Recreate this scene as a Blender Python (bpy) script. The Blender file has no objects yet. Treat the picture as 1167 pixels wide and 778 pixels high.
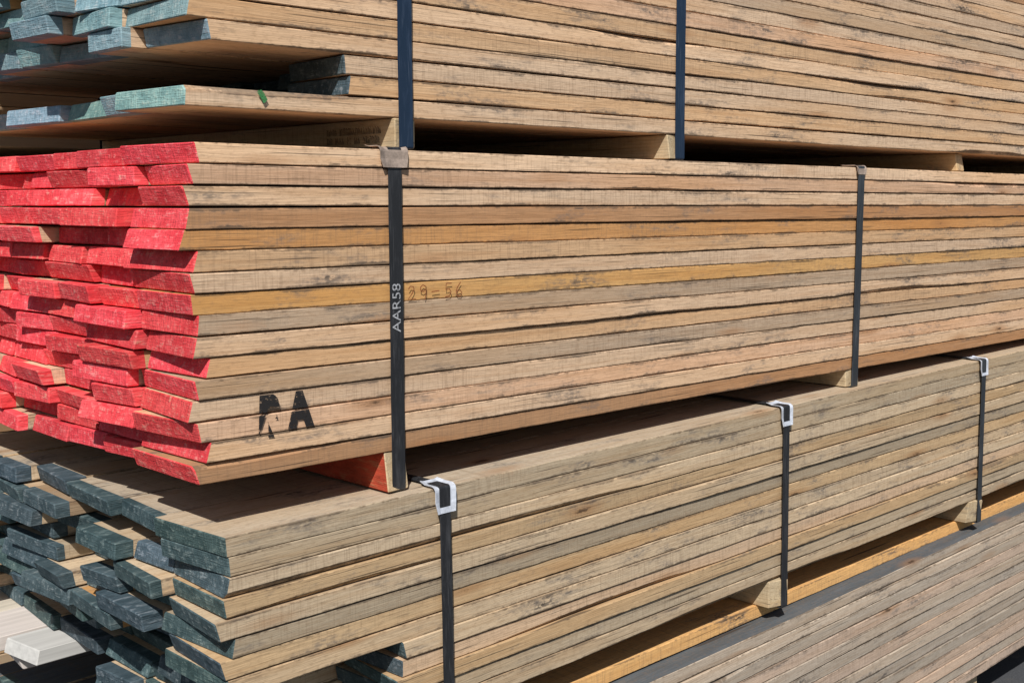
import bpy, math, random
from mathutils import Matrix, Vector, noise as mnoise
scene = bpy.context.scene
COL = scene.collection
T = 0.034

# ---------------------------------------------------------------- helpers
def link(o):
    COL.objects.link(o); return o
def new_mat(name):
    m = bpy.data.materials.new(name); m.use_nodes = True
    nt = m.node_tree; nt.nodes.clear()
    out = nt.nodes.new('ShaderNodeOutputMaterial')
    b = nt.nodes.new('ShaderNodeBsdfPrincipled')
    nt.links.new(b.outputs[0], out.inputs[0])
    return m, nt, b, out
class N:
    def __init__(s, nt): s.nt = nt
    def put(s, sock, v):
        if hasattr(v, 'links'): s.nt.links.new(v, sock)
        else:
            try: sock.default_value = v
            except Exception: sock.default_value = (*v, 1.0)
    def math(s, op, a, b=0.0, clamp=False):
        n = s.nt.nodes.new('ShaderNodeMath'); n.operation = op; n.use_clamp = clamp
        s.put(n.inputs[0], a); s.put(n.inputs[1], b); return n.outputs[0]
    def vmath(s, op, a, b):
        n = s.nt.nodes.new('ShaderNodeVectorMath'); n.operation = op
        s.put(n.inputs[0], a); s.put(n.inputs[1], b); return n.outputs[0]
    def noise(s, vec, scale=1.0, detail=4.0, rough=0.55, dist=0.0):
        n = s.nt.nodes.new('ShaderNodeTexNoise')
        s.put(n.inputs['Vector'], vec); n.inputs['Scale'].default_value = scale
        n.inputs['Detail'].default_value = detail; n.inputs['Roughness'].default_value = rough
        n.inputs['Distortion'].default_value = dist
        return n.outputs[0]
    def rng(s, v, a, b, c=0.0, d=1.0):
        n = s.nt.nodes.new('ShaderNodeMapRange'); n.clamp = True
        s.put(n.inputs[0], v)
        for i, x in enumerate((a, b, c, d)): n.inputs[i+1].default_value = x
        return n.outputs[0]
    def mix(s, f, a, b, mode='MIX'):
        n = s.nt.nodes.new('ShaderNodeMix'); n.data_type = 'RGBA'; n.blend_type = mode
        s.put(n.inputs[0], f); s.put(n.inputs[6], a); s.put(n.inputs[7], b)
        return n.outputs[2]
    def attr(s, name, o='Color'):
        n = s.nt.nodes.new('ShaderNodeAttribute'); n.attribute_name = name; return n.outputs[o]
    def coord(s, o='Object'):
        n = s.nt.nodes.new('ShaderNodeTexCoord'); return n.outputs[o]
    def bump(s, h, strength=0.5, dist=0.001, normal=None):
        n = s.nt.nodes.new('ShaderNodeBump'); n.inputs['Strength'].default_value = strength
        n.inputs['Distance'].default_value = dist; s.put(n.inputs['Height'], h)
        if normal is not None: s.nt.links.new(normal, n.inputs['Normal'])
        return n.outputs[0]

# ---------------------------------------------------------------- wood
def wood_mat(name, base, stain=1.0, orange=0.5, cool=(0.16, 0.148, 0.14)):
    m, nt, b, out = new_mat(name); k = N(nt)
    P = k.coord('Object'); tint = k.attr('tint'); seed = k.attr('seed', 'Vector'); ev = k.attr('ev', 'Fac')
    V = k.vmath('ADD', P, seed)
    fine = k.noise(k.vmath('MULTIPLY', V, (16, 230, 380)), 1, 2, 0.6)
    mid = k.noise(k.vmath('MULTIPLY', V, (2.0, 40, 85)), 1, 2, 0.6, 0.4)
    broad = k.noise(k.vmath('MULTIPLY', V, (1.1, 5, 9)), 1, 1, 0.5)
    saw = k.noise(k.vmath('MULTIPLY', V, (260, 5, 14)), 1, 1, 0.6)
    s1 = k.noise(k.vmath('MULTIPLY', V, (5.0, 14, 24)), 1, 4, 0.66)
    s2 = k.noise(k.vmath('MULTIPLY', V, (70, 100, 150)), 1, 2, 0.7)
    c = k.mix(k.rng(fine, 0.3, 0.7), tuple(x*0.82 for x in base), tuple(x*1.12 for x in base))
    c = k.mix(k.rng(mid, 0.46, 0.68, 0, 0.42), c, (base[0]*0.70, base[1]*0.57, base[2]*0.45))
    c = k.mix(k.rng(broad, 0.48, 0.72, 0, orange), c, (base[0]*0.96, base[1]*0.78, base[2]*0.56))
    c = k.mix(k.rng(broad, 0.46, 0.30, 0, 0.4), c, (base[0]*0.78, base[1]*0.81, base[2]*0.86))
    c = k.mix(1.0, c, tint, 'MULTIPLY')
    c = k.mix(k.rng(s2, 0.50, 0.70, 0, 0.28), c, (base[0]*0.42, base[1]*0.34, base[2]*0.28))
    # circular-saw marks
    sm = k.math('MULTIPLY', k.rng(saw, 0.52, 0.66), k.rng(broad, 0.40, 0.54, 0.26, 0.0))
    c = k.mix(sm, c, (base[0]*0.36, base[1]*0.32, base[2]*0.3))
    # grey / black weather stain following the grain
    st = k.math('MULTIPLY', k.rng(s1, 0.55, 0.68), k.rng(s2, 0.34, 0.58))
    c = k.mix(k.math('MULTIPLY', st, 0.64*stain, True), c, cool)
    st2 = k.math('MULTIPLY', k.rng(s1, 0.665, 0.735), k.rng(s2, 0.38, 0.52))
    c = k.mix(k.math('MULTIPLY', st2, 0.8), c, (0.045, 0.036, 0.031))
    # thin checks (cracks)
    ck = k.noise(k.vmath('MULTIPLY', V, (3.6, 60, 420)), 1, 0, 0.5)
    ckm = k.rng(ck, 0.73, 0.78)
    c = k.mix(k.math('MULTIPLY', ckm, 0.75), c, (0.06, 0.042, 0.03))
    # patchy darkening along the arrises
    ed = k.math('SUBTRACT', 0.5, k.math('ABSOLUTE', k.math('SUBTRACT', ev, 0.5)))
    ed = k.math('ADD', ed, k.math('MULTIPLY', k.math('SUBTRACT', s1, 0.535), -0.70))
    ed = k.math('ADD', ed, k.math('MULTIPLY', k.math('SUBTRACT', s2, 0.5), -0.25))
    c = k.mix(k.rng(ed, 0.0, 0.075, 0.64, 0.0), c, (0.10, 0.07, 0.048))
    # knots
    vo = nt.nodes.new('ShaderNodeTexVoronoi'); vo.feature = 'F1'; vo.inputs['Scale'].default_value = 1.0
    k.put(vo.inputs['Vector'], k.vmath('MULTIPLY', V, (3.4, 10, 17)))
    sepc = nt.nodes.new('ShaderNodeSeparateColor'); nt.links.new(vo.outputs['Color'], sepc.inputs[0])
    has = k.math('GREATER_THAN', sepc.outputs[0], 0.66)
    kd = k.math('ADD', vo.outputs['Distance'], k.math('MULTIPLY', k.math('SUBTRACT', s2, 0.5), 0.2))
    halo = k.math('MULTIPLY', k.rng(kd, 0.08, 0.28, 1, 0), has)
    c = k.mix(k.math('MULTIPLY', halo, 0.55), c, (base[0]*0.58, base[1]*0.38, base[2]*0.24))
    core = k.math('MULTIPLY', k.rng(kd, 0.03, 0.095, 1, 0), has)
    c = k.mix(k.math('MULTIPLY', core, 0.85), c, (0.06, 0.035, 0.022))
    k.put(b.inputs['Base Color'], c)
    b.inputs['Roughness'].default_value = 0.88
    b.inputs['Specular IOR Level'].default_value = 0.15
    k.put(b.inputs['Normal'], k.bump(fine, 0.6, 0.0013))
    return m

def paint_mat(name, base, dark, bare, rough=0.6, wear=0.5, wood=None):
    m, nt, b, out = new_mat(name); k = N(nt)
    P = k.coord('Object'); tint = k.attr('etint'); seed = k.attr('seed', 'Vector')
    V = k.vmath('ADD', P, seed)
    saw = k.noise(k.vmath('MULTIPLY', V, (20, 260, 50)), 1, 2, 0.65)
    gr = k.noise(k.vmath('MULTIPLY', V, (30, 70, 80)), 1, 4, 0.68)
    blot = k.noise(k.vmath('MULTIPLY', V, (8, 20, 34)), 1, 2, 0.6)
    ring = k.noise(k.vmath('MULTIPLY', V, (10, 28, 420)), 1, 2, 0.6, 0.7)
    c = k.mix(k.rng(blot, 0.36, 0.64), base, dark)
    c = k.mix(k.rng(saw, 0.50, 0.68, 0, 0.42), c, tuple(x*0.5 for x in base))
    c = k.mix(k.rng(gr, 0.43, 0.30, 0, 0.5), c, tuple(x*0.36 for x in base))
    w = k.math('MULTIPLY', k.rng(gr, 0.50, 0.64), k.rng(ring, 0.42, 0.58))
    c = k.mix(k.math('MULTIPLY', w, wear), c, bare)
    if wood: c = k.mix(k.math('MULTIPLY', k.rng(gr, 0.66, 0.70), 0.7), c, wood)
    c = k.mix(1.0, c, tint, 'MULTIPLY')
    k.put(b.inputs['Base Color'], c)
    b.inputs['Roughness'].default_value = rough
    b.inputs['Specular IOR Level'].default_value = 0.2
    h = k.math('ADD', saw, k.math('MULTIPLY', ring, 0.8)); h = k.math('ADD', h, gr)
    k.put(b.inputs['Normal'], k.bump(h, 0.9, 0.0026))
    return m

def cheap_wood(name, base):
    m, nt, b, out = new_mat(name); k = N(nt)
    V = k.vmath('ADD', k.coord('Object'), k.attr('seed', 'Vector'))
    n = k.noise(k.vmath('MULTIPLY', V, (3, 60, 90)), 1, 2, 0.6)
    c = k.mix(n, tuple(x*0.6 for x in base), tuple(x*1.2 for x in base)); c = k.mix(1.0, c, k.attr('tint'), 'MULTIPLY')
    k.put(b.inputs['Base Color'], c); b.inputs['Roughness'].default_value = 0.9; return m

WOOD_MID = wood_mat('wood_tan', (0.66, 0.468, 0.31), 0.9, 0.5)
WOOD_LOW = wood_mat('wood_weathered', (0.57, 0.44, 0.295), 1.0, 0.3)
WOOD_TOP = wood_mat('wood_pale', (0.65, 0.468, 0.315), 0.95, 0.45)
WOOD_BOT = wood_mat('wood_greyed', (0.53, 0.44, 0.345), 1.05, 0.2)
WOOD_DUN = wood_mat('wood_dunnage', (0.56, 0.44, 0.28), 1.0, 0.5)
WOOD_BACK = cheap_wood('wood_plain', (0.45, 0.33, 0.21))
PALE = cheap_wood('wood_grey_white', (0.60, 0.59, 0.56))
RED = paint_mat('red_end_paint', (0.86, 0.092, 0.105), (0.70, 0.048, 0.060), (0.86, 0.34, 0.31), 0.8, 0.6, (0.6, 0.36, 0.22))
SLATE = paint_mat('slate_green_end_paint', (0.078, 0.118, 0.128), (0.040, 0.068, 0.076), (0.24, 0.29, 0.29), 0.6, 0.75)
TEAL = paint_mat('teal_end_paint', (0.27, 0.41, 0.43), (0.17, 0.29, 0.32), (0.50, 0.55, 0.53), 0.6, 0.6)
REDW = paint_mat('red_stained_wood', (0.5, 0.07, 0.035), (0.33, 0.06, 0.03), (0.4, 0.2, 0.1), 0.8, 0.6)

# ---------------------------------------------------------------- board mesh
class Mesh:
    def __init__(s): s.v=[]; s.f=[]; s.m=[]; s.tint=[]; s.et=[]; s.seed=[]; s.ev=[]
    def board(s, r, x0, x1, y0, y1, z0, z1, hi, tint, et, wi=0, ei=1, bow=None, wane=0.0, over=0.0, topt=None):
        seg = 0.022 if hi else 0.45
        n = max(3, int((x1-x0)/seg))
        sd = (r.uniform(-50, 50), r.uniform(-50, 50), r.uniform(-50, 50))
        ph = r.uniform(0, 6.28); wl = r.uniform(1.5, 4); am = r.uniform(0.0, 0.002) if hi else 0.001
        ph2 = r.uniform(0, 6.28); wl2 = r.uniform(1.5, 4); am2 = r.uniform(0.0002, 0.0007)
        skew = r.uniform(-0.010, 0.010); skz = r.uniform(-0.006, 0.006)
        o0 = max(over, 0.0045)
        xs = [x0, x0+0.0022, x0+o0] + [x0+o0+(x1-x0-o0)*i/n for i in range(1, n)] + [x1-0.0022, x1]
        base = len(s.v); ym=(y0+y1)/2; zm=(z0+z1)/2; hy=(y1-y0)/2; hz=(z1-z0)/2
        for i, x in enumerate(xs):
            cap = i == 0 or i == len(xs)-1
            dy = am*math.sin(x*6.28/wl+ph); dz = am2*math.sin(x*6.28/wl2+ph2) + (bow(x) if bow else 0)
            ch = []
            for q in range(4):
                cv = 0.0010 + (0.0011*(mnoise.noise(Vector((x*11+sd[0], q*7.3+sd[1], sd[2])))+0.35) if hi else 0.0004)
                if hi and wane > 0 and q < 2:
                    wv = mnoise.noise(Vector((x*1.3+sd[1], q*3.1, sd[0])))
                    if wv > 0.30: cv += (wv-0.30)*wane
                ch.append(max(0.0006, min(0.010, cv)))
            jy = 0.0006*mnoise.noise(Vector((x*22+sd[2], sd[0], 0.3))) if hi else 0
            ins = 0.0016 if cap else 0.0
            Y0=y0+dy+jy+ins; Y1=y1+dy-ins; Z0=z0+dz+ins; Z1=z1+dz-ins
            pts = [(Y0, Z0+ch[0]), (Y0+ch[0], Z0), (Y1-ch[2], Z0), (Y1, Z0+ch[2]), (Y1, Z1-ch[3]), (Y1-ch[3], Z1), (Y0+ch[1], Z1), (Y0, Z1-ch[1])]
            for (py, pz) in pts:
                fade = max(0, 1-(x-x0)/0.05) if x < (x0+x1)/2 else 0
                s.v.append((x + fade*(skew*(py-ym)/hy + skz*(pz-zm)/hz), py, pz))
        nr = len(xs)
        def addf(f, mi, ev, tt=tint):
            s.f.append(f); s.m.append(mi); s.tint.append(tt); s.et.append(et); s.seed.append(sd); s.ev.append(ev)
        EVP = {0: (0, 0, 0, 0), 7: (1, 0, 0, 1), 6: (1, 1, 1, 1)}
        for i in range(nr-1):
            for j in range(8):
                a = base+i*8+j; b = base+i*8+(j+1) % 8
                painted = i == 0 or i == nr-2 or (i == 1 and over > 0)
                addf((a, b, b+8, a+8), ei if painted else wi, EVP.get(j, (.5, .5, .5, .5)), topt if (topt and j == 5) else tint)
        addf(tuple(base+j for j in range(7, -1, -1)), ei, (.5,)*8)
        addf(tuple(base+(nr-1)*8+j for j in range(8)), ei, (.5,)*8)
    def build(s, name, mats):
        me = bpy.data.meshes.new(name); me.from_pydata(s.v, [], s.f); me.update()
        for m in mats: me.materials.append(m)
        me.polygons.foreach_set('material_index', s.m)
        A=[]; E=[]; D=[]; G=[]
        for f, t, et, sd, ev in zip(s.f, s.tint, s.et, s.seed, s.ev):
            for _ in f:
                A += [t[0], t[1], t[2], 1.0]; E += [et[0], et[1], et[2], 1.0]; D += sd
            G += ev
        for nm, ty, key, data in (('tint', 'FLOAT_COLOR', 'color', A), ('etint', 'FLOAT_COLOR', 'color', E), ('seed', 'FLOAT_VECTOR', 'vector', D), ('ev', 'FLOAT', 'value', G)):
            me.attributes.new(nm, ty, 'CORNER')
            me.attributes[nm].data.foreach_set(key, [float(q) for q in data])
        me.update(); o = link(bpy.data.objects.new(name, me)); return o

def rtint(r, kind=None):
    kinds = {'pale': (1.13, 1.13, 1.13), 'tan': (1, 1, 1), 'warm': (1.02, 0.93, 0.80), 'orange': (0.96, 0.70, 0.42), 'pink': (1.05, 0.96, 0.93),
             'brown': (0.72, 0.57, 0.45), 'grey': (0.82, 0.85, 0.88), 'dark': (0.58, 0.54, 0.52), 'yellow': (1.10, 0.90, 0.54)}
    if kind is None: kind = r.choices(['pale', 'tan', 'warm', 'orange', 'pink', 'brown', 'grey', 'dark'], [5, 5, 3, 0.6, 2, 1.2, 3, 0.9])[0]
    v = r.uniform(0.86, 1.08); t = kinds[kind]
    return tuple(c*v for c in t)

def bundle(name, r, loc, slope, layers, width, length, mats, hi=True, start=None, tints=None, jx=0.012, jy=0.0028, bow=None, etv=0.12, wane=0.02, topt=None, endgap=0.0):
    """layer 0 is the lowest; start(layer, ycentre, col) -> x offset or None to omit"""
    e = link(bpy.data.objects.new(name, None)); e.empty_display_size = 0.1
    e.location = loc; e.rotation_euler = (0, -math.atan(slope), 0)
    M = Mesh()
    for L in range(layers):
        y = r.uniform(-jy, jy); col = 0
        while y < width-0.06:
            w = r.uniform(0.125, 0.225)
            if col == 0: w = r.uniform(0.17, 0.22)
            if y+w > width-0.06: w = width-y+r.uniform(-0.01, 0.01)
            x0 = r.gauss(0, jx)
            s0 = start(L, y+w/2, col, r) if start else 0.0
            th = T-r.uniform(0.0008, 0.0032)-(endgap if col > 0 else 0)
            zo = r.uniform(0, max(0.0001, min(0.0022, T-th-0.0006)))
            tn = rtint(r, tints.get(L) if (tints and col == 0) else None)
            ev = 1+r.uniform(-etv, etv*0.6); et = (ev, ev*(1+r.uniform(-.08, .08)), ev*(1+r.uniform(-.08, .08)))
            ei = 1; wi = 0
            if s0 is not None:
                if isinstance(s0, tuple):
                    s0, ei, wi = s0
                M.board(r, s0+x0, length+r.gauss(0, 0.02), y, y+w-r.uniform(0.003, 0.009), L*T+zo, L*T+zo+th,
                        hi and col == 0, tn, et, wi, ei, bow, wane if r.random() < 0.4 else 0,
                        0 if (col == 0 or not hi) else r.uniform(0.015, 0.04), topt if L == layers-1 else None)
            y += w; col += 1
    b = M.build('boards', mats); b.parent = e
    return e

def dunnage(parent, r, x0, x1, y0, y1, z0, z1, mats=None, name='dunnage_block', tint=None, hi=True):
    """block running along Y: built as a board then turned"""
    M = Mesh()
    M.board(r, 0, y1-y0, -(x1-x0)/2, (x1-x0)/2, 0, z1-z0, hi, tint or rtint(r, 'tan'), (1, 1, 1), 0, 1 if mats and len(mats) > 1 else 0)
    o = M.build(name, mats or [WOOD_DUN]); o.parent = parent
    o.rotation_euler = (0, 0, math.radians(90)); o.location = ((x0+x1)/2, y0, z0)
    return o

# ---------------------------------------------------------------- strap
def strap_mat(name, col, rough=0.38, met=0.0):
    m, nt, b, out = new_mat(name); k = N(nt); P = k.coord('Object')
    n1 = k.noise(k.vmath('MULTIPLY', P, (60, 60, 9)), 1, 4, 0.7)
    n2 = k.noise(k.vmath('MULTIPLY', P, (500, 500, 14)), 1, 2, 0.6)
    c = k.mix(k.rng(n1, 0.5, 0.75, 0, 0.45), col, tuple(x*2.4+0.03 for x in col))
    c = k.mix(k.rng(n2, 0.62, 0.72, 0, 0.5), c, tuple(x*2+0.09 for x in col))
    k.put(b.inputs['Base Color'], c); k.put(b.inputs['Roughness'], k.rng(n1, 0.3, 0.7, rough-0.08, rough+0.25))
    b.inputs['Metallic'].default_value = met
    k.put(b.inputs['Normal'], k.bump(n1, 0.25, 0.002))
    return m
S_BLUE = strap_mat('strap_blue_black', (0.012, 0.027, 0.056), 0.32)
S_BLACK = strap_mat('strap_black', (0.020, 0.021, 0.024), 0.36)
S_STEEL = strap_mat('strap_steel', (0.042, 0.048, 0.056), 0.42, 0.3)

def strap(parent, mat, x, w, y0, y1, z0, z1, name='strap', lean=0.0):
    th = 0.0011; cr = 0.004
    ring = []
    for (cy, cz, a0) in ((y0+cr, z0+cr, 180), (y1-cr, z0+cr, 270), (y1-cr, z1-cr, 0), (y0+cr, z1-cr, 90)):
        for i in range(5):
            a = math.radians(a0 + i*22.5); ring.append((cy, cz, math.cos(a), math.sin(a)))
    v = []; f = []; full = []
    for i in range(len(ring)):
        a = ring[i]; b2 = ring[(i+1) % len(ring)]
        full.append((a[0]+a[2]*cr, a[1]+a[3]*cr, a[2], a[3]))
        d = abs(a[1]-b2[1])+abs(a[0]-b2[0])
        if d > 0.1:
            n = int(d/0.03)
            for q in range(1, n):
                t = q/n
                full.append((a[0]+a[2]*cr+(b2[0]+b2[2]*cr-a[0]-a[2]*cr)*t, a[1]+a[3]*cr+(b2[1]+b2[3]*cr-a[1]-a[3]*cr)*t, a[2], a[3]))
    for (py, pz, ny, nz) in full:
        wob = 0.0006*mnoise.noise(Vector((x*5, py*14, pz*14)))
        xo = lean*(pz-z0) + 0.0008*mnoise.noise(Vector((x*3, py*5, pz*5)))
        for sx, o in ((-w/2, 0), (w/2, 0), (w/2, th), (-w/2, th)):
            v.append((x+sx+xo, py+ny*(o+wob), pz+nz*(o+wob)))
    n = len(full)
    for i in range(n):
        for j in range(4):
            a = i*4+j; b2 = i*4+(j+1) % 4; c = ((i+1) % n)*4+(j+1) % 4; d = ((i+1) % n)*4+j
            f.append((a, b2, c, d))
    me = bpy.data.meshes.new(name); me.from_pydata(v, [], f); me.materials.append(mat)
    o = link(bpy.data.objects.new(name, me)); o.parent = parent
    return o

def simple_mat(name, col, rough=0.6, met=0.0, var=0.3):
    m, nt, b, out = new_mat(name); k = N(nt); P = k.coord('Object')
    n1 = k.noise(P, 60, 4, 0.7)
    c = k.mix(k.rng(n1, 0.4, 0.75, 0, 1), col, tuple(x*(1-var) for x in col))
    k.put(b.inputs['Base Color'], c); b.inputs['Roughness'].default_value = rough; b.inputs['Metallic'].default_value = met
    k.put(b.inputs['Normal'], k.bump(n1, 0.3, 0.002))
    return m
WHITE = simple_mat('white_plastic', (0.62, 0.66, 0.74), 0.4, 0, 0.4)
CLIPM = simple_mat('clip_brown_grey', (0.42, 0.33, 0.27), 0.5, 0.1, 0.6)

def corner_guard(parent, mat, x, w, drop, back, y, z, th=0.0016, name='corner_guard', curl=0.0):
    prof = []
    r0 = 0.006
    prof.append((y-0.001-curl, z-drop))
    prof.append((y-0.0012, z-drop*0.55)); prof.append((y-0.0012, z-r0))
    for i in range(1, 5):
        a = math.radians(180-22.5*i); prof.append((y+r0+math.cos(a)*(r0+0.0012), z-r0+math.sin(a)*(r0+0.0012)))
    prof.append((y+back*0.6, z+0.0012)); prof.append((y+back, z+0.0016+curl))
    v = []; f = []
    n = len(prof)
    for i, (py, pz) in enumerate(prof):
        a = prof[max(0, i-1)]; b = prof[min(n-1, i+1)]
        dy, dz = b[0]-a[0], b[1]-a[1]; l = math.hypot(dy, dz); ny, nz = -dz/l, dy/l
        tap = w/2*(1.0 if 0 < i < n-1 else 0.85)
        for cx, bulge in ((-1, 0.0022), (-0.62, 0.0), (0.62, 0.0), (1, 0.0022)):
            v += [(x+tap*cx, py+ny*bulge, pz+nz*bulge), (x+tap*cx, py+ny*(th+bulge), pz+nz*(th+bulge))]
    def id(i, c, t): return i*8+c*2+t
    for i in range(n-1):
        for c in range(3):
            f.append((id(i, c, 0), id(i, c+1, 0), id(i+1, c+1, 0), id(i+1, c, 0)))
            f.append((id(i, c, 1), id(i+1, c, 1), id(i+1, c+1, 1), id(i, c+1, 1)))
        f.append((id(i, 0, 0), id(i+1, 0, 0), id(i+1, 0, 1), id(i, 0, 1)))
        f.append((id(i, 3, 0), id(i, 3, 1), id(i+1, 3, 1), id(i+1, 3, 0)))
    for i in (0, n-1):
        for c in range(3): f.append((id(i, c, 0), id(i, c, 1), id(i, c+1, 1), id(i, c+1, 0)))
    me = bpy.data.meshes.new(name); me.from_pydata(v, [], f); me.materials.append(mat)
    o = link(bpy.data.objects.new(name, me)); o.parent = parent; return o

# ---------------------------------------------------------------- middle bundle (red ends)
r = random.Random(11)
H_MID = 16*T
mt = {15: 'pale', 14: 'pink', 13: 'pale', 12: 'brown', 11: 'orange', 10: 'warm', 9: 'pale', 8: 'yellow', 7: 'grey', 6: 'tan', 5: 'warm', 4: 'grey', 3: 'tan', 2: 'pink', 1: 'pale', 0: 'brown'}
def st_mid(L, y, c, r):
    v = 0.0
    if c == 0 and L == 11: v = -0.022
    if c > 0: v = r.choice([0, 0, -0.014, 0.014, 0.028, -0.020])
    return v
mid = bundle('lumber_bundle', r, (0, 0, 0), 0.0, 16, 1.15, 4.8, [WOOD_MID, RED], True, st_mid, mt, 0.006, 0.0024, None, 0.22, 0.03, None, 0.0012)
BX = (0.374, 0.424)
dunnage(mid, r, BX[0], BX[1], -0.002, 1.14, -0.073, -0.001, [REDW, WOOD_DUN])
dunnage(mid, r, 1.955, 2.005, -0.001, 1.14, -0.046, -0.001)
dunnage(mid, r, 3.42, 3.47, -0.001, 1.14, -0.020, -0.001)
strap(mid, S_BLACK, 0.400, 0.030, -0.0065, 1.165, -0.074, H_MID+0.003, lean=-0.004)
strap(mid, S_STEEL, 1.985, 0.031, -0.0065, 1.165, -0.048, H_MID+0.003, lean=0.004)
strap(mid, S_STEEL, 3.44, 0.031, -0.0065, 1.165, -0.022, H_MID+0.003)
corner_guard(mid, CLIPM, 0.395, 0.062, 0.034, 0.05, -0.0052, H_MID+0.001, curl=0.003)
corner_guard(mid, CLIPM, 1.985, 0.045, 0.02, 0.05, -0.0052, H_MID+0.001, curl=0.001)

# ---------------------------------------------------------------- lower bundle (slate ends)
r = random.Random(23)
LO = (0.025, -0.035, -0.083-13*T)
lt = {12: 'grey', 11: 'grey', 10: 'tan', 9: 'warm', 8: 'tan', 7: 'grey', 6: 'warm', 5: 'tan', 4: 'pale', 3: 'pink', 2: 'warm', 1: 'grey', 0: 'tan'}
def st_low(L, y, c, r):
    tp = 12-L
    if c == 0: return 0.0 if tp < 8 else 0.36
    if tp == 0: return 0.0 if y < 0.5 else r.uniform(-0.06, 0.02)
    if y > 0.74 and L <= 1: return (r.uniform(-0.06, -0.02), 2, 2)
    if tp >= 8: return r.uniform(0.0, 0.14)
    return r.choice([0, -0.015, 0.02, 0.05, -0.035, 0.08])
low = bundle('lumber_bundle', r, LO, 0.018, 13, 1.17, 4.3, [WOOD_LOW, SLATE, PALE], True, st_low, lt, 0.007, 0.003, None, 0.28, 0.03, (0.88, 0.93, 1.02), 0.001)
HL = 13*T
for i, (x, m) in enumerate(((0.462, S_BLACK), (1.586, S_BLACK), (2.672, S_STEEL), (3.8, S_STEEL))):
    corner_guard(low, WHITE, x, 0.050 if i == 0 else 0.048, 0.048, 0.045, -0.0065, HL+0.001, curl=0.003)
    strap(low, m, x, 0.026, -0.0095, 1.19, -0.072 if i else -0.001, HL+0.0035, lean=-0.004)
    if i: dunnage(low, r, x-0.045, x+0.012, -0.002, 1.16, -0.070, -0.001)
dunnage(low, r, 0.55, 0.61, 0.0, 1.16, -0.070, -0.001)
M = Mesh(); M.board(r, 0.5, 4.2, 0.045, 0.20, 0, 0.034, True, rtint(r, 'yellow'), (1, 1, 1), 0, 0, None)
run = M.build('runner_board', [WOOD_MID]); run.parent = low; run.location = (0, 0, -0.106)

# ---------------------------------------------------------------- bottom bundle
r = random.Random(37)
BO = (0.04, -0.05, -0.638-14*T)
bot = bundle('lumber_bundle', r, BO, 0.0215, 14, 1.18, 4.3, [WOOD_BOT, SLATE], True, lambda L, y, c, r: r.uniform(-0.02, 0.03), {i: r.choice(['grey', 'pale', 'grey', 'tan', 'pink']) for i in range(14)}, 0.01, 0.003, None, 0.2, 0.03, (0.20, 0.27, 0.38))  # last tint paints shade into the upper faces of the top layer
for x in (0.46, 1.6, 2.7, 3.8):
    dunnage(bot, r, x-0.045, x+0.045, 0.03, 1.16, -0.092, -0.001)

# ---------------------------------------------------------------- top bundle (teal ends)
r = random.Random(5)
TO = (0.0, 0.004, 0.600)
def st_top(L, y, c, r):
    if L == 0: return -0.02 if c == 0 else (r.uniform(0.0, 0.06))
    if L in (1, 2): return (0.31, 2, 0) if c == 0 else (r.uniform(0.36, 0.46), 2, 2)  # recessed boards in dark slate, colouring in the shade of the hollow
    if L == 3: return 0.03 if c == 0 else r.uniform(-0.04, 0.06)
    if c == 0: return r.choice([0.0, -0.01, 0.02])
    return r.uniform(-0.08, 0.05)
top = bundle('lumber_bundle', r, TO, 0.0, 20, 1.15, 4.85, [WOOD_TOP, TEAL, SLATE], True, st_top, None, 0.006, 0.0024, None, 0.2, 0.03)
dunnage(top, r, 0.405, 0.455, -0.002, 1.14, -0.0535, -0.001)
dunnage(top, r, 1.175, 1.235, -0.002, 1.14, -0.0535, -0.001)
dunnage(top, r, 2.6, 2.66, 0.03, 1.14, -0.0535, -0.001)
dunnage(top, r, 3.9, 3.96, -0.002, 1.14, -0.0535, -0.001)
for x in (0.428, 1.212, 3.93):
    strap(top, S_BLUE, x, 0.032, -0.0065, 1.165, -0.0545, 20*T+0.003, lean=-0.006)

# ---------------------------------------------------------------- unseen stacks behind, added to block light through the gaps
for j, yy in enumerate((1.42, 2.85)):
    r = random.Random(60+j)
    for i, (z, n, ends) in enumerate(((-1.13, 14, SLATE), (-0.58, 14, SLATE), (-0.03, 16, RED), (0.59, 18, TEAL))):
        bb = bundle('lumber_bundle', r, (0.15+r.uniform(-.05, .05), yy, z), 0.0, n, 1.15, 5.4, [WOOD_BACK, ends], False, None, None, 0.02)
        for x in (0.45, 2.0, 3.6, 5.0):
            dunnage(bb, r, x, x+0.06, 0.0, 1.14, -0.073, -0.001, [WOOD_BACK], hi=False)
            strap(bb, S_BLACK, x+0.03, 0.031, -0.006, 1.165, -0.0735, n*T+0.003)

# ---------------------------------------------------------------- writing
def spray_mat(name, col, lo, hi, gaps=False):
    m, nt, b, out = new_mat(name); k = N(nt)
    g = nt.nodes.new('ShaderNodeNewGeometry').outputs['Position']
    n1 = k.noise(k.vmath('MULTIPLY', g, (120, 120, 220)), 1, 3, 0.7)
    a = k.rng(n1, lo, hi)
    if gaps:
        s = nt.nodes.new('ShaderNodeSeparateXYZ'); nt.links.new(g, s.inputs[0])
        fr = k.math('FRACT', k.math('DIVIDE', s.outputs[2], T))
        a = k.math('MULTIPLY', a, k.math('MULTIPLY', k.math('GREATER_THAN', fr, 0.06), k.math('LESS_THAN', fr, 0.93)))
    b.inputs['Base Color'].default_value = (*col, 1); b.inputs['Roughness'].default_value = 0.8
    k.put(b.inputs['Alpha'], a)
    return m
INK = spray_mat('stencil_black', (0.014, 0.012, 0.012), 0.26, 0.44, True)
INKW = spray_mat('print_white', (0.42, 0.43, 0.45), 0.32, 0.5)
INKG = spray_mat('green_marker', (0.05, 0.22, 0.07), 0.34, 0.5)
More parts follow.
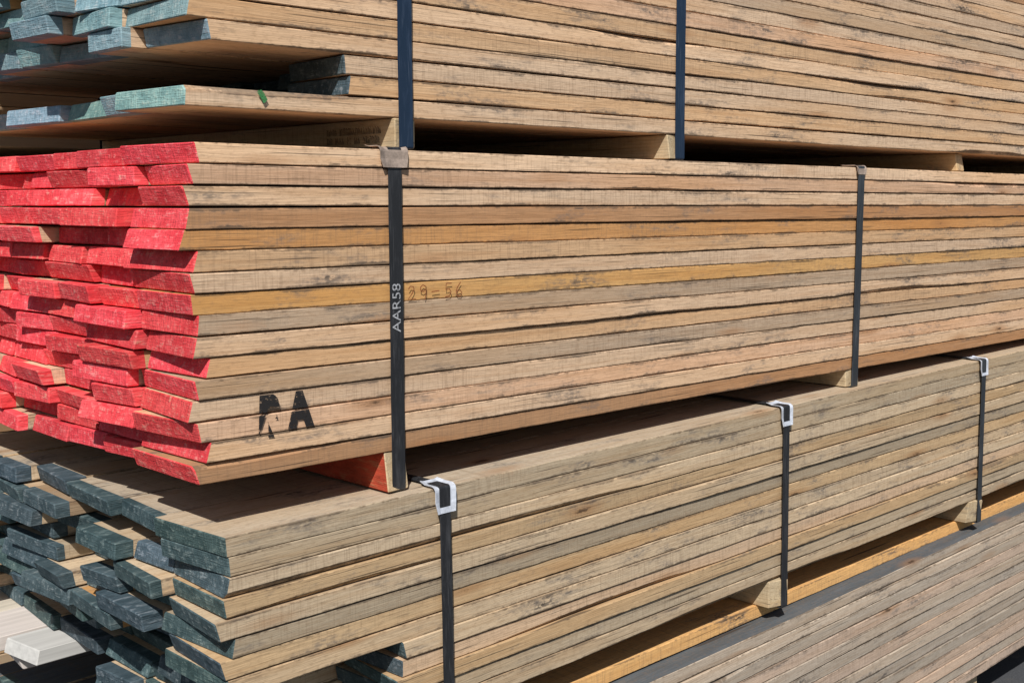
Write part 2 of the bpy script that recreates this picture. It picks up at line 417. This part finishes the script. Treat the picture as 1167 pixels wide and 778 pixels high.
INKS = spray_mat('stamp_ink', (0.05, 0.04, 0.03), 0.38, 0.52)
CRAY = spray_mat('orange_crayon', (0.24, 0.065, 0.02), 0.22, 0.38)

def text(parent, s, mat, size, loc, rot, offset=0.0, name='writing', sx=1.0):
    cu = bpy.data.curves.new(name, 'FONT'); cu.body = s; cu.size = size; cu.offset = offset
    cu.align_x = 'CENTER'; cu.align_y = 'CENTER'; cu.materials.append(mat)
    o = link(bpy.data.objects.new(name, cu)); o.parent = parent; o.location = loc; o.rotation_euler = rot; o.scale = (sx, 1, 1)
    return o
R90 = math.radians(90)
text(mid, 'R', INK, 0.086, (0.130, -0.0050, 0.095), (R90, math.radians(3), 0), 0.0074, 'stencil_letter', 0.80)
text(mid, 'A', INK, 0.084, (0.190, -0.0050, 0.099), (R90, math.radians(-2), 0), 0.0070, 'stencil_letter', 0.72)
text(mid, 'AAR58', INKW, 0.027, (0.3985, -0.0086, 0.262), (R90, -R90, 0), 0.0, 'strap_print', 1.12)

def strokes(parent, name, mat, lines, w, loc):
    cu = bpy.data.curves.new(name, 'CURVE'); cu.dimensions = '3D'; cu.bevel_depth = w; cu.bevel_resolution = 1
    for ln in lines:
        sp = cu.splines.new('POLY'); sp.points.add(len(ln)-1)
        for p, (x, z) in zip(sp.points, ln): p.co = (x, 0, z, 1)
    cu.materials.append(mat)
    o = link(bpy.data.objects.new(name, cu)); o.parent = parent; o.location = loc; o.scale = (1, 0.12, 1); return o
s = 0.001
def gl(pts, ox): return [((x*1.45+ox)*s, z*s*1.25) for x, z in pts]
hand = [gl([(1, 15), (4, 19), (9, 18), (10, 14), (6, 7), (0, 0), (13, 0)], 0),
        gl([(11, 17), (6, 20), (2, 17), (2, 12), (6, 10), (11, 14), (11, 17), (11, 8), (9, -2)], 27),
        gl([(0, 9), (13, 10)], 56),
        gl([(12, 20), (3, 20), (2, 11), (8, 12), (11, 7), (8, 1), (1, 0)], 88),
        gl([(9, 21), (3, 13), (1, 6), (4, 0), (9, 0), (11, 5), (8, 9), (2, 7)], 115)]
strokes(mid, 'crayon_number', CRAY, hand, 0.0011, (0.428, -0.0036, 0.275))
strokes(top, 'green_marker_dash', INKG, [gl([(0, 21), (4, 16), (9, 7)], 0), gl([(3, 22), (7, 17), (11, 9)], 0)], 0.0032, (0.125, -0.0022, 0.002))
def stamp(parent, x, y, z, w, h, along_y=True, seed=1):
    rr = random.Random(seed); lines = []
    for row in range(2):
        p = 0
        while p < w:
            a = rr.uniform(0.003, 0.007); hh = h*0.42
            zz = row*h*0.55
            lines.append([(p, zz), (p, zz+hh), (p+a*0.7, zz+hh*rr.random()), (p+a*0.7, zz)]); p += a+0.002
            if rr.random() < 0.15: p += 0.008
    o = strokes(parent, 'mill_stamp', INKS, lines, 0.0007, (x, y, z))
    if along_y: o.rotation_euler = (0, 0, -R90)
    return o
stamp(top, 0.4035, 0.20, -0.043, 0.17, 0.03)
stamp(top, 1.1735, 0.20, -0.043, 0.17, 0.03, True, 4)

# ---------------------------------------------------------------- ground
m, nt, b, out = new_mat('asphalt'); k = N(nt); P = k.coord('Object')
n1 = k.noise(P, 140, 4, 0.7); n2 = k.noise(P, 0.8, 4, 0.6); n3 = k.noise(P, 12, 4, 0.6)
c = k.mix(k.rng(n1, 0.3, 0.7), (0.035, 0.038, 0.045), (0.085, 0.09, 0.10))
c = k.mix(k.rng(n2, 0.4, 0.7, 0, 0.5), c, (0.12, 0.115, 0.105)); c = k.mix(k.rng(n3, 0.6, 0.75, 0, 0.5), c, (0.2, 0.17, 0.13))
k.put(b.inputs['Base Color'], c); b.inputs['Roughness'].default_value = 0.9
k.put(b.inputs['Normal'], k.bump(n1, 0.8, 0.006))
G = 400
me = bpy.data.meshes.new('ground'); me.from_pydata([(-G, -G, 0), (G, -G, 0), (G, G, 0), (-G, G, 0)], [], [(0, 1, 2, 3)]); me.materials.append(m)
g = link(bpy.data.objects.new('ground', me)); g.location = (0, 0, -1.208)

# ---------------------------------------------------------------- light
sd = Vector((-0.53, -0.47, 0.70)).normalized()
w = bpy.data.worlds.new('World'); scene.world = w; w.use_nodes = True
nt = w.node_tree; bg = nt.nodes.get('Background') or nt.nodes.new('ShaderNodeBackground')
sky = nt.nodes.new('ShaderNodeTexSky'); sky.sky_type = 'NISHITA'; sky.sun_disc = False
sky.sun_elevation = math.asin(sd.z); sky.sun_rotation = math.atan2(sd.x, sd.y)
nt.links.new(sky.outputs[0], bg.inputs[0]); bg.inputs[1].default_value = 0.065
L = bpy.data.lights.new('sun', 'SUN'); L.energy = 5.0; L.angle = math.radians(0.53); L.color = (1.0, 0.965, 0.915)
so = link(bpy.data.objects.new('sun', L)); so.rotation_euler = (-sd).to_track_quat('-Z', 'Y').to_euler(); so.location = sd*20

# ---------------------------------------------------------------- camera
cam = bpy.data.cameras.new('camera'); cam.sensor_width = 36; cam.lens = 36*1390/1167; cam.clip_start = 0.02; cam.clip_end = 1500
co = link(bpy.data.objects.new('camera', cam))
Rv = Vector((.7189, -.6950, 0)).normalized(); Fv = Vector((.6908, .7145, -.1122)).normalized(); Fv = (Fv-Rv*Fv.dot(Rv)).normalized(); Uv = Rv.cross(Fv)
mt4 = Matrix(((Rv.x, Uv.x, -Fv.x, -.9716), (Rv.y, Uv.y, -Fv.y, -1.7230), (Rv.z, Uv.z, -Fv.z, .4478), (0, 0, 0, 1)))
co.matrix_world = mt4
scene.camera = co
scene.view_settings.view_transform = 'Standard'; scene.view_settings.look = 'None'; scene.view_settings.exposure = 0
